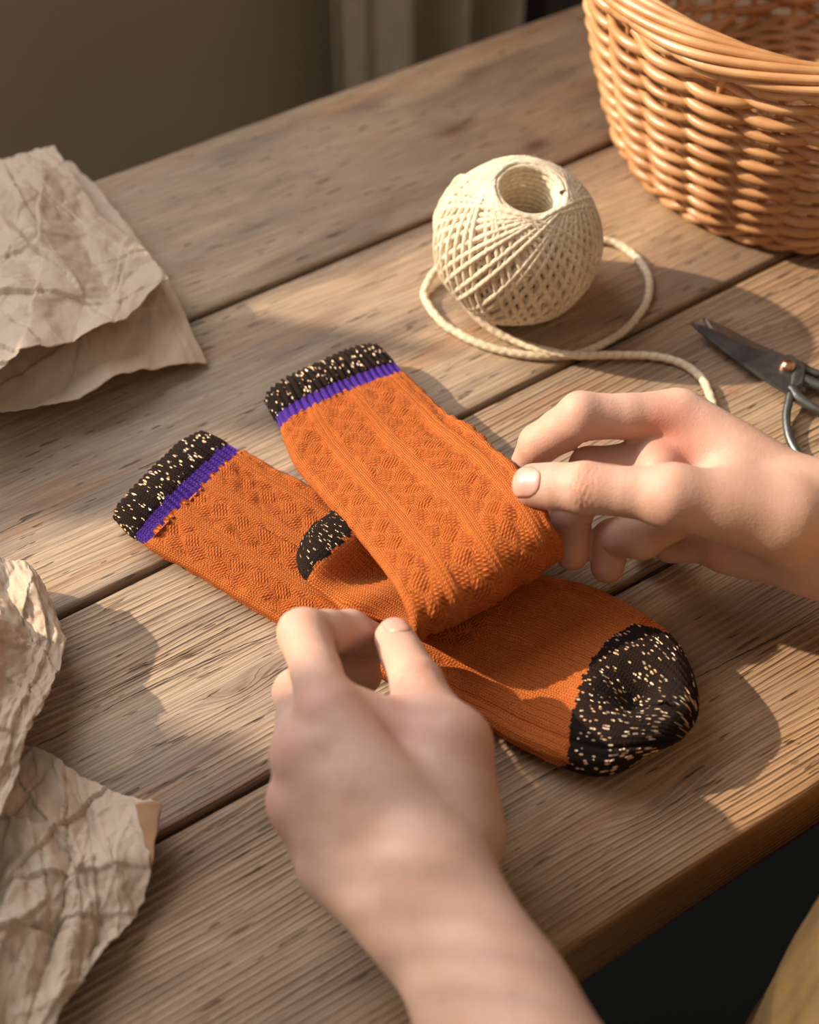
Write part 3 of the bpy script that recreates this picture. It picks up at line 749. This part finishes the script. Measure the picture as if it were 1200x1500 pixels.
# ------------------------------------------------------------------ basket
def basket():
    c0 = np.array([.2083, .258, 0]); r0, R1, H = .0924, .1215, .124
    root = thing('wicker_basket', 'round honey-brown wicker basket standing at the upper right of the table', 'basket', c0)
    def rad(z):
        t = np.clip(z/(H-.012), 0, 1.1); return r0+(R1-r0)*t+.0034*4*t*(1-t)
    ns = 26                                                 # stakes
    a0 = math.radians(262)
    # stakes: pairs of thin rods, drawn as uprights
    for k in range(ns):
        a = a0+2*np.pi*k/ns; z = np.linspace(.004, H-.010, 26)
        r = rad(z)-.0016
        P = np.stack([r*np.cos(a), r*np.sin(a), z], 1)
        V, Fc, uv = tube(P, .0021, 8, ref=(math.cos(a), math.sin(a), 0))
        V2, q = V, Fc
        mesh_obj('stake', V2, q, M_WICKER, root, uv=uv)
    # weavers: plain randing, one ring a row, in front of every other stake
    zs = np.arange(.0125, H-.017, .00475); m = ns*14
    rs = np.random.RandomState(8)
    for j, z in enumerate(zs):
        q = np.linspace(0, 2*np.pi, m, endpoint=False)
        w_ = np.sin((q-a0)*ns/2+np.pi/2+np.pi*j)
        w_ = np.sign(w_)*np.abs(w_)**.7
        r = rad(z)+.0032*w_+.0003*np.sin(q*7+j*2)
        # each rod rises a little as it goes behind: gives the slanted strokes
        zz = z+.0010*np.sin((q-a0)*ns/2+np.pi*j)*1.0+.0004*np.sin(q*3+rs.rand()*6)
        P = np.stack([r*np.cos(q), r*np.sin(q), zz], 1)
        th_ = .00255*(1+.10*np.sin(q*4+j)+.05*rs.randn())
        V, Fc, uv = tube(P, th_, 8, closed=True)
        mesh_obj('weaver', V, Fc, M_WICKER, root, uv=uv)
    # waling at the foot: three rods twisted round one another
    def wale(z, rr, rr2, n_, tw, name, k=3, ra=.0024, dz=1.0):
        for i in range(k):
            q = np.linspace(0, 2*np.pi, 420, endpoint=False); ph = q*tw+2*np.pi*i/k
            r = rr+rr2*np.cos(ph); zz = z+rr2*dz*np.sin(ph)
            P = np.stack([r*np.cos(q), r*np.sin(q), zz], 1)
            V, Fc, uv = tube(P, ra, 8, closed=True); V[:, 2] = np.maximum(V[:, 2], .0004)
            mesh_obj(name, V, Fc, M_WICKER, root, uv=uv)
    wale(.0066, rad(0)+.0008, .0032, 3, 13, 'foot_rod')
    wale(H-.0135, rad(H-.014), .0026, 2, 13, 'wale_rod', 2, .0022)
    # braided border: rods that rise from the wall, run along the rim and tuck in
    nb = 26
    for k in range(nb):
        a = a0+2*np.pi*k/nb; sp = 2*np.pi/nb*6.6
        t = np.linspace(0, 1, 90); q = a+sp*t
        ps = np.radians(-62+250*t**.85)
        r = rad(H)-.0035+.0072*np.cos(ps)*(1-.1*np.sin(q*9))
        z = H-.0075+.0062*np.sin(ps)
        P = np.stack([r*np.cos(q), r*np.sin(q), z], 1)
        V, Fc, uv = tube(P, .00225*(1-.45*t**4)*(.45+.55*sstep(0, .06, t)), 9); mesh_obj('border_rod', V, Fc, M_WICKER, root, uv=uv)
    # woven floor of the basket
    acc = Acc()
    for i in range(19):
        r = .004+i*.0047; q = np.linspace(0, 2*np.pi, 180, endpoint=False)
        P = np.stack([r*np.cos(q), r*np.sin(q), .0075+.0016*np.sin(q*13+i*np.pi)], 1)
        V, Fc, uv = tube(P, .0025, 6, closed=True); acc.add(V, Fc, uv)
    V, Fc, U = acc.get(); mesh_obj('base', V, Fc, M_WICKER, root, uv=U)
basket()

# ------------------------------------------------------------------ scissors
def bm_prism(outline, z0, z1, bev=.0005):
    import bmesh
    bm = bmesh.new(); vs = [bm.verts.new((p[0], p[1], z0)) for p in outline]; f = bm.faces.new(vs)
    r = bmesh.ops.extrude_face_region(bm, geom=[f]); top = [v for v in r['geom'] if isinstance(v, bmesh.types.BMVert)]
    for v in top: v.co.z = z1
    bmesh.ops.recalc_face_normals(bm, faces=bm.faces)
    bmesh.ops.bevel(bm, geom=[e for e in bm.edges if abs(e.verts[0].co.z-e.verts[1].co.z) < 1e-6], offset=bev, segments=2, affect='EDGES')
    return bm
def scissors():
    piv = at(1153, 540, 7)
    root = thing('scissors', 'dark steel scissors with a copper rivet lying half open on the planks', 'scissors', (piv[0], piv[1], 0))
    o = np.array(root.location)
    def L(px, py, z): return at(px, py, z)-o
    b1 = [L(*p, 6)[:2] for p in [(1013, 475), (1034, 479), (1085, 505), (1132, 524), (1160, 523), (1180, 540), (1176, 566), (1155, 580), (1128, 565), (1075, 527), (1030, 492)]]
    bm = bm_prism(b1, .0046, .0072, .0007)
    for v in bm.verts:
        d = math.hypot(v.co.x, v.co.y); v.co.z += .0012-d*.02
    bm_obj('blade', bm, M_STEEL, root, smooth=False)
    b2 = [L(*p, 4)[:2] for p in [(1030, 464), (1060, 476), (1105, 500), (1150, 519), (1182, 531), (1196, 552), (1180, 572), (1150, 560), (1110, 534), (1065, 500), (1040, 480)]]
    bm = bm_prism(b2, .0018, .0044, .0007); bm_obj('blade', bm, M_BLADE, root, smooth=False)
    # rivet
    import bmesh
    bm = bmesh.new(); bmesh.ops.create_uvsphere(bm, u_segments=24, v_segments=12, radius=.0036)
    for v in bm.verts: v.co.z = v.co.z*.75+.0088
    bm_obj('rivet', bm, M_COPPER, root)
    # wire bows
    loops = [[(1168, 545, 6), (1160, 570, 6), (1156, 588, 5.5), (1152, 612, 4), (1158, 645, 3), (1178, 676, 2.6), (1210, 702, 2.4), (1262, 728, 2.4), (1312, 722, 2.4), (1322, 690, 2.6), (1290, 650, 3), (1240, 620, 4), (1200, 602, 5), (1172, 585, 5.5), (1158, 570, 5.8)],
             [(1150, 535, 4), (1175, 540, 4.4), (1200, 548, 4.6), (1235, 545, 4), (1290, 520, 3), (1350, 510, 2.6), (1392, 530, 2.6), (1392, 570, 2.6), (1350, 598, 2.8), (1290, 600, 3.4), (1235, 580, 4.4), (1200, 566, 4.8), (1172, 555, 4.6)]]
    for l in loops:
        P, _ = catmull(ats(l)-o, 160); t = np.linspace(0, 1, 160)
        V, Fc, uv = tube(P, .00195+.0011*(np.exp(-(t/.06)**2)+np.exp(-((1-t)/.06)**2)), 12); V[:, 2] = np.maximum(V[:, 2], .0003)
        mesh_obj('bow', V, Fc, M_STEEL, root, uv=uv)
scissors()

# ------------------------------------------------------------------ hands (signed distance fields turned into one surface each)
def seg(p, a, b, ra, rb, n=None, f=1.0):
    a = np.asarray(a, np.float32); b = np.asarray(b, np.float32); d = b-a
    q = p-a
    if n is not None:
        n = np.asarray(n, np.float32); n = n/np.linalg.norm(n)
        q = q+(q @ n)[..., None]*n*(1/f-1); d = d+(d @ n)*n*(1/f-1)
    L = float(d @ d)+1e-12
    t = np.clip((q @ d)/L, 0, 1)
    return np.linalg.norm(q-t[..., None]*d, axis=-1)-(ra+(rb-ra)*t)
def smin(a, b, k):
    h = np.maximum(k-np.abs(a-b), 0)/k; return np.minimum(a, b)-h*h*h*k/6
def hand_sdf(H, p):
    """H: dict of primitives"""
    out = None
    for grp in H['groups']:
        g = None
        for pr in grp['prims']:
            d = seg(p, *pr); g = d if g is None else smin(g, d, grp['k'])
        out = g if out is None else smin(out, g, grp['kj'])
    for (c, r, amp) in H['bumps']:
        q = np.linalg.norm(p-np.asarray(c, np.float32), axis=-1)/r; out = out-amp*np.exp(-q*q)
    return out
def surface(H, lo, hi, h=.0009):
    lo = np.asarray(lo); hi = np.asarray(hi)
    K = 4
    nb = np.ceil((hi-lo)/(h*K)).astype(int); n = nb*K+1
    # coarse pass
    cc = [lo[i]+(np.arange(nb[i])+.5)*h*K for i in range(3)]
    G = np.stack(np.meshgrid(*cc, indexing='ij'), -1).astype(np.float32)
    D = hand_sdf(H, G)
    near = np.abs(D) < h*K*1.6
    full = np.empty(n, np.float32)
    big = np.repeat(np.repeat(np.repeat(D, K, 0), K, 1), K, 2)
    full[:-1, :-1, :-1] = big; full[-1] = 1; full[:, -1] = 1; full[:, :, -1] = 1
    m = np.repeat(np.repeat(np.repeat(near, K, 0), K, 1), K, 2)
    idx = np.argwhere(m).astype(np.float32)
    P = (idx*h+lo).astype(np.float32)
    vals = np.empty(len(P), np.float32)
    for i in range(0, len(P), 400000): vals[i:i+400000] = hand_sdf(H, P[i:i+400000])
    full[:-1, :-1, :-1][m] = vals
    s = full < 0
    # surface nets
    S = [s[:-1, :-1, :-1], s[1:, :-1, :-1], s[:-1, 1:, :-1], s[1:, 1:, :-1], s[:-1, :-1, 1:], s[1:, :-1, 1:], s[:-1, 1:, 1:], s[1:, 1:, 1:]]
    cnt = sum(x.astype(np.int8) for x in S); act = (cnt > 0) & (cnt < 8)
    cells = np.argwhere(act); vid = -np.ones(act.shape, np.int32); vid[act] = np.arange(len(cells))
    off = np.array([[0, 0, 0], [1, 0, 0], [0, 1, 0], [1, 1, 0], [0, 0, 1], [1, 0, 1], [0, 1, 1], [1, 1, 1]])
    ed = [(0, 1), (2, 3), (4, 5), (6, 7), (0, 2), (1, 3), (4, 6), (5, 7), (0, 4), (1, 5), (2, 6), (3, 7)]
    cv = np.stack([full[tuple((cells+o).T)] for o in off], 1)
    acc = np.zeros((len(cells), 3)); k = np.zeros(len(cells))
    for a, b in ed:
        va, vb = cv[:, a], cv[:, b]; x = (va < 0) != (vb < 0)
        t = np.where(x, va/(va-vb+1e-12), 0)[:, None]
        acc += np.where(x[:, None], off[a]+t*(off[b]-off[a]), 0); k += x
    V = (cells+acc/k[:, None])*h+lo
    faces = []
    for ax in range(3):
        sl = [slice(0, -1)]*3; s2 = [slice(0, -1)]*3; s2[ax] = slice(1, None)
        a_ = s[tuple(slice(None) if i != ax else slice(0, -1) for i in range(3))]; b_ = s[tuple(slice(None) if i != ax else slice(1, None) for i in range(3))]
        x = np.argwhere(a_ != b_)
        u, w_ = (ax+1) % 3, (ax+2) % 3
        x = x[(x[:, u] > 0) & (x[:, w_] > 0) & (x[:, u] < act.shape[u]) & (x[:, w_] < act.shape[w_])]
        ins = a_[tuple(x.T)]
        eu = np.zeros(3, int); eu[u] = 1; ew = np.zeros(3, int); ew[w_] = 1
        q = np.stack([vid[tuple((x-eu-ew).T)], vid[tuple((x-ew).T)], vid[tuple(x.T)], vid[tuple((x-eu).T)]], 1)
        q[~ins] = q[~ins][:, ::-1]; faces.append(q)
    Fc = np.vstack(faces); Fc = Fc[(Fc >= 0).all(1)]
    e = .0003
    for _ in range(2):
        Vf = V.astype(np.float32); d = hand_sdf(H, Vf); g = np.stack([hand_sdf(H, Vf+np.eye(3, dtype=np.float32)[i]*e)-d for i in range(3)], 1)/e
        V = V-np.clip(d, -h, h)[:, None]*g/np.maximum((g*g).sum(1), .3)[:, None]
    return V, Fc
mm = lambda x: x/1000.0
def build_hand(spec, root, label):
    g = {k: [at(*p) for p in spec[k]] for k in 'IMRPT'}
    wr = at(*spec['wrist']); el = at(*spec['elbow'])
    ax = norm(g['M'][0]-wr); across = norm(g['P'][0]-g['I'][0])
    back = norm(np.cross(ax, across))*spec['flip']           # out of the back of the hand
    sc_ = spec.get('scale', 1.0)
    R = dict(I=(9.6, 9.4, 8.0, 7.0), M=(10.0, 9.5, 8.3, 7.2), R=(9.4, 8.9, 7.7, 6.8), P=(8.6, 7.8, 6.8, 6.0), T=(15.0, 11.6, 9.9, 8.4))
    R.update(spec.get('RAD', {}))
    groups = []; bumps = []
    # palm: metacarpals and muscle pads
    prims = []
    for i, k in enumerate('IMRP'):
        m0 = wr+across*mm((-13, -5, 4, 12)[i])+ax*mm(8)
        prims.append((m0, g[k][0]-ax*mm(4)-back*mm(1.5), mm(13), mm((12, 12, 11.5, 11)[i]), back, .86))
    prims.append((wr-back*mm(7)+across*mm(11)+ax*mm(12), g['P'][0]-back*mm(9)-ax*mm(14), mm(11), mm(9)))           # hypothenar
    # thumb metacarpal and its muscle
    prims.append((wr-across*mm(9)+ax*mm(8)-back*mm(2), g['T'][0], mm(14), mm(R['T'][0])))
    prims.append((g['T'][0], g['T'][1], mm(R['T'][0]), mm(R['T'][1]+.6)))
    prims.append(((g['T'][0]+g['T'][1])/2-back*mm(2), (g['I'][0]*.62+wr*.38)-back*mm(4), mm(11), mm(9)))            # web and thenar
    # wrist and forearm, wider than deep
    fa = norm(el-wr)
    fr_ = spec['fore']
    prims.append((wr-ax*mm(-4), wr+fa*mm(34), mm(fr_[0]), mm(fr_[1]), back, .74))
    prims.append((wr+fa*mm(34), el, mm(fr_[1]), mm(fr_[2]), back, .84))
    for a_, b_, r_ in spec.get('webs', []): prims.append((at(*a_), at(*b_), mm(r_), mm(r_)))
    groups.append(dict(prims=prims, k=mm(13), kj=mm(10)))
    for k in 'IMRP':
        r = R[k]; q = g[k]; pr = []
        mid = (q[0]+q[1])/2
        pr.append((q[0]-back*mm(1), mid, mm(r[0]+.9), mm(r[0]-.9))); pr.append((mid, q[1], mm(r[0]-.9), mm(r[1])))
        m2 = (q[1]+q[2])/2
        pr.append((q[1], m2, mm(r[1]), mm(r[1]-1.0))); pr.append((m2, q[2], mm(r[1]-1.0), mm(r[2]))); pr.append((q[2], q[3], mm(r[2]), mm(r[3])))
        groups.append(dict(prims=pr, k=mm(3.2), kj=mm(5.0) if k != 'x' else mm(3)))
    q = g['T']; r = R['T']; m1 = (q[1]+q[2])/2
    fl_ = norm(np.cross(norm(q[3]-q[2]), spec['thumb_up'])) if 'thumb_up' in spec else None
    tu = norm(np.asarray(spec['thumb_up'], float))
    pr = [(q[1], m1, mm(r[1]), mm(r[2]-.7), tu, .95), (m1, q[2], mm(r[2]-.7), mm(r[2]), tu, .95), (q[2], q[3], mm(r[2]), mm(r[3]), tu, .86)]
    m3 = q[2]*.4+q[3]*.6; pr.append((m3-tu*mm(1.4), q[3]-tu*mm(1.2), mm(r[3]+.6), mm(r[3]-.8)))
    groups.append(dict(prims=pr, k=mm(3.2), kj=mm(9)))
    for i, k in enumerate('IMRP'):
        bumps.append((g[k][0]+back*mm(9.5)+ax*mm(-1), mm(8.5), mm(1.2 if k in 'IM' else 1.0)))
        v1 = norm(g[k][0]-g[k][1]); v2 = norm(g[k][2]-g[k][1]); o = -norm(v1+v2)
        bumps.append((g[k][1]+o*mm(7.5), mm(6), mm(.9)))
    # valleys between knuckles
    for a_, b_ in ('IM', 'MR', 'RP'): bumps.append(((g[a_][0]+g[b_][0])/2+back*mm(10)+ax*mm(5), mm(6.5), mm(-1.1)))
    # tendons fanning over the back
    for k in 'IMR':
        for t in np.linspace(.12, .6, 7):
            bumps.append((g[k][0]*(1-t)+(wr+ax*mm(5))*t+back*mm(10.5), mm(4.2), mm(.30)))
    # thumb joint
    bumps.append((q[2]+tu*mm(8), mm(6), mm(.5))); bumps.append((q[1]+tu*mm(9), mm(9), mm(.3)))
    for b in spec.get('bumps', []): bumps.append((at(*b[0]), mm(b[1]), mm(b[2])))
    H = dict(groups=groups, bumps=bumps)
    allp = np.array([p for k in 'IMRPT' for p in g[k]]+[wr, el]); lo = allp.min(0)-.045; hi = allp.max(0)+.045; lo[2] = max(lo[2], -.06)
    V, Fc = surface(H, lo, hi, spec.get('h', .00095))
    # joint creases (fine folds across thumb and fingers) and colour maps
    Vf = V.astype(np.float32)
    red = np.zeros(len(V)); crease = np.zeros(len(V)); pale = np.zeros(len(V)); disp = np.zeros(len(V))
    def g3(c, r): return np.exp(-(np.linalg.norm(V-c, axis=1)/r)**2)
    for k in 'IMRP':
        red += .75*g3(g[k][0]+back*mm(10), mm(9))+.45*g3(g[k][3], mm(11))+.40*g3(g[k][1], mm(9))+.25*g3(g[k][2], mm(8))
    red += .25*g3(q[2]+tu*mm(8), mm(8))+.35*g3(q[3], mm(10))+.25*g3(q[1], mm(14))
    red += .5*g3((g['I'][0]+g['T'][1])/2-back*mm(4), mm(13))
    def folds(c, dirv, up, offs, half, dep, rad_):
        nonlocal disp, crease
        d = (V-c) @ dirv; e = np.linalg.norm((V-c)-d[:, None]*dirv, axis=1); u = ((V-c) @ up)/np.maximum(e, 1e-6)
        side_ = (V-c) @ np.cross(dirv, up)
        for o_, a_ in offs:
            wv__ = mm(.45)*np.sin(side_*900+o_*3)
            m_ = np.exp(-((d-mm(o_)-wv__)/mm(.50))**2)*sstep(half, half+.4, u)*(e < mm(rad_))
            disp += dep*a_*m_; crease += a_*m_
    folds(q[2], norm(q[3]-q[1]), tu, [(-4.5, .5), (-2.6, .9), (-.8, 1), (1.0, .8), (2.8, .5)], .35, mm(.42), 14)
    for k in 'IMRP':
        v1 = norm(g[k][0]-g[k][1]); v2 = norm(g[k][2]-g[k][1])
        inn = norm(v1+v2); folds(g[k][1], norm(g[k][2]-g[k][0]), inn, [(-.8, 1), (1.0, .8)], .25, mm(.7), 13)
        v1 = norm(g[k][1]-g[k][2]); v2 = norm(g[k][3]-g[k][2]); inn = norm(v1+v2)
        if np.linalg.norm(v1+v2) > .1: folds(g[k][2], norm(g[k][3]-g[k][1]), inn, [(0, .8)], .25, mm(.5), 11)
    Vn = V.astype(np.float32); e = .0003; d0 = hand_sdf(H, Vn); gr = np.stack([hand_sdf(H, Vn+np.eye(3, dtype=np.float32)[i]*e)-d0 for i in range(3)], 1)/e; gr = norm(gr)
    V = V-gr*disp[:, None]
    for p_, r_, a_ in spec.get('pale', []): pale += a_*g3(at(*p_), mm(r_))
    for p_, r_, a_ in spec.get('redspots', []): red += a_*g3(at(*p_), mm(r_))
    # keep above the table while over it
    over = (V @ NDIR) > seam_v(4, V @ UDIR)-.002
    V[:, 2] = np.where(over, np.maximum(V[:, 2], .0008), V[:, 2])
    h_ = mesh_obj('hand', V, Fc, M_SKIN, root, attrs=dict(red=np.clip(red, 0, 1), crease=np.clip(crease, 0, 1), pale=np.clip(pale, 0, 1)))
    h_['label'] = label
    # nails: thin curved plates lying on the surface
    def nail(k, up, ln, wd, back_off=.5, lift=.25):
        tip, pj = g[k][3], g[k][2]; d = norm(tip-pj); up = norm(up-(up @ d)*d); sd2 = np.cross(d, up)
        nu, nv = 15, 13; P = []
        for i in range(nu):
            t = i/(nu-1)*2-1
            for j in range(nv):
                s_ = j/(nv-1)*2-1
                hw = wd/2*(1-.16*max(0, -t)**3)
                lim = math.sqrt(max(0, 1-abs(s_)**3.0*.75))
                P.append(tip+d*mm(back_off+t*ln/2*lim)+sd2*mm(s_*hw))
        P = np.array(P); P = P+up*mm(14)
        Pf = P.astype(np.float32)
        for _ in range(24):                                 # drop on to the skin
            dd = hand_sdf(H, Pf); Pf = Pf-(up.astype(np.float32))*(dd[:, None]*.8)
        P = Pf+up*mm(lift)
        # edges sink into the skin, the middle stands proud
        ss_ = np.tile(np.linspace(-1, 1, nv), nu); tt_ = np.repeat(np.linspace(-1, 1, nu), nv)
        P = P-up[None]*(mm(.45)*(np.abs(ss_)**6)[:, None]+mm(.5)*(np.clip(-tt_, 0, 1)**8)[:, None])
        o = mesh_obj('fingernail', P, grid_faces(nu, nv), M_NAIL, h_)
        s = o.modifiers.new('solid', 'SOLIDIFY'); s.thickness = .0005; s.offset = -.2
    for k, up, ln, wd, bo, lf in spec['nails']: nail(k, np.asarray(up, float), ln, wd, bo, lf)
    return h_, g, wr, el, back
person = thing('person', 'person in mustard clothing whose two hands fold the orange sock', 'person', at(1010, 1275, 0)*0+un(.30, seam_v(4, .3)-.13)*1.0)
pl = np.array(person.location)
RH = dict(flip=1, RAD=dict(T=(15, 11.0, 9.9, 8.4), M=(10, 9.3, 7.9, 6.6)), fore=(25.5, 25.5, 37), webs=[((948, 635, 58), (965, 690, 62), 8)], wrist=(1222, 788, 50), elbow=(1800, 985, 70),
    I=[(985, 610, 68), (852, 610, 72), (790, 650, 57), (772, 682, 40)],
    M=[(1000, 670, 56), (868, 690, 50), (836, 760, 34), (838, 812, 22)],
    R=[(1020, 740, 44), (940, 785, 40), (898, 788, 28), (890, 830, 18)],
    P=[(1050, 795, 32), (985, 795, 22), (955, 785, 13), (940, 800, 8)],
    T=[(1150, 758, 62), (985, 727, 72), (858, 715, 68), (784, 711, 61)],
    thumb_up=(0, -.55, .85), nails=[('T', (0, -.50, .87), 13.5, 12.0, 1.2, .35)])
LH = dict(flip=-1, bumps=[((468+6*i, 1078+7*i, 74-i), 3.2, .55) for i in range(9)]+[((520+4*i, 1120+14*i, 72-i), 3.4, .40) for i in range(9)]+[((446, 1120+12*i, 66-i), 3.4, .4) for i in range(7)], redspots=[((470, 1025, 74), 10, .5), ((418, 1105, 66), 10, .45), ((412, 1180, 55), 9, .35), ((690, 1085, 66), 12, .25)], RAD=dict(T=(14.5, 11.6, 9.4, 7.2)), fore=(24.5, 24, 30), webs=[((505, 1042, 57), (640, 1088, 57), 9.5)], wrist=(652, 1345, 55), elbow=(880, 1760, 70),
    I=[(480, 1040, 66), (447, 930, 56), (512, 925, 40), (552, 942, 28)],
    M=[(445, 1103, 60), (441, 1016, 38), (480, 986, 27), (532, 990, 21)],
    R=[(438, 1172, 50), (440, 1084, 26), (455, 1035, 12), (486, 1030, 9)],
    P=[(464, 1222, 38), (460, 1165, 18), (450, 1110, 9), (480, 1092, 8)],
    T=[(668, 1225, 50), (665, 1090, 60), (612, 1003, 56), (579, 935, 46)],
    thumb_up=(.25, -.25, .93), nails=[('T', (.22, .02, 1.0), 13.5, 10.0, .4, .3)])
hR = build_hand(RH, person, 'right hand at the right, thumb on top of the folded sock')
hL = build_hand(LH, person, 'left hand in front, holding the lower edge of the fold')
def clothes():
    c = un(.135, -.285); z0 = FLOOR_Z+.19
    def V3(p, z): return np.array([p[0], p[1], z])
    eL = at(*LH['elbow']); eR = at(*RH['elbow'])
    sL = V3(un(.00, -.33), .33); sR = V3(un(.28, -.33), .33)
    prims = [(V3(c, z0), V3(c, -.25), .19, .19, NDIR, .40), (V3(c, -.25), V3(c, .26), .185, .17, NDIR, .40),
             (eL+norm(eL-at(*LH['wrist']))*.030, eL+norm(eL-at(*LH['wrist']))*.06, .036, .044), (eL+norm(eL-at(*LH['wrist']))*.06, sL, .044, .060),
             (eR+norm(eR-at(*RH['wrist']))*-.030, eR+np.array([.02, -.01, 0]), .042, .048), (eR+np.array([.02, -.01, 0]), sR, .048, .060)]
    H = dict(groups=[dict(prims=prims, k=.03, kj=.01)], bumps=[])
    V, Fc = surface(H, np.array([-.12, -.65, FLOOR_Z-.01]), np.array([.75, .25, .42]), .0065)
    V[:, 2] = np.maximum(V[:, 2], FLOOR_Z+.001)
    f_ = .006*fbm(V[:, 0]*16+V[:, 1]*9, V[:, 2]*14, 5, 3); V[:, 0] += f_*.8; V[:, 1] -= f_*.5
    return mesh_obj('dress', V, Fc, M_GARMENT, person)
clothes()
for o in list(person.children):
    o.location = (-pl[0], -pl[1], -pl[2])
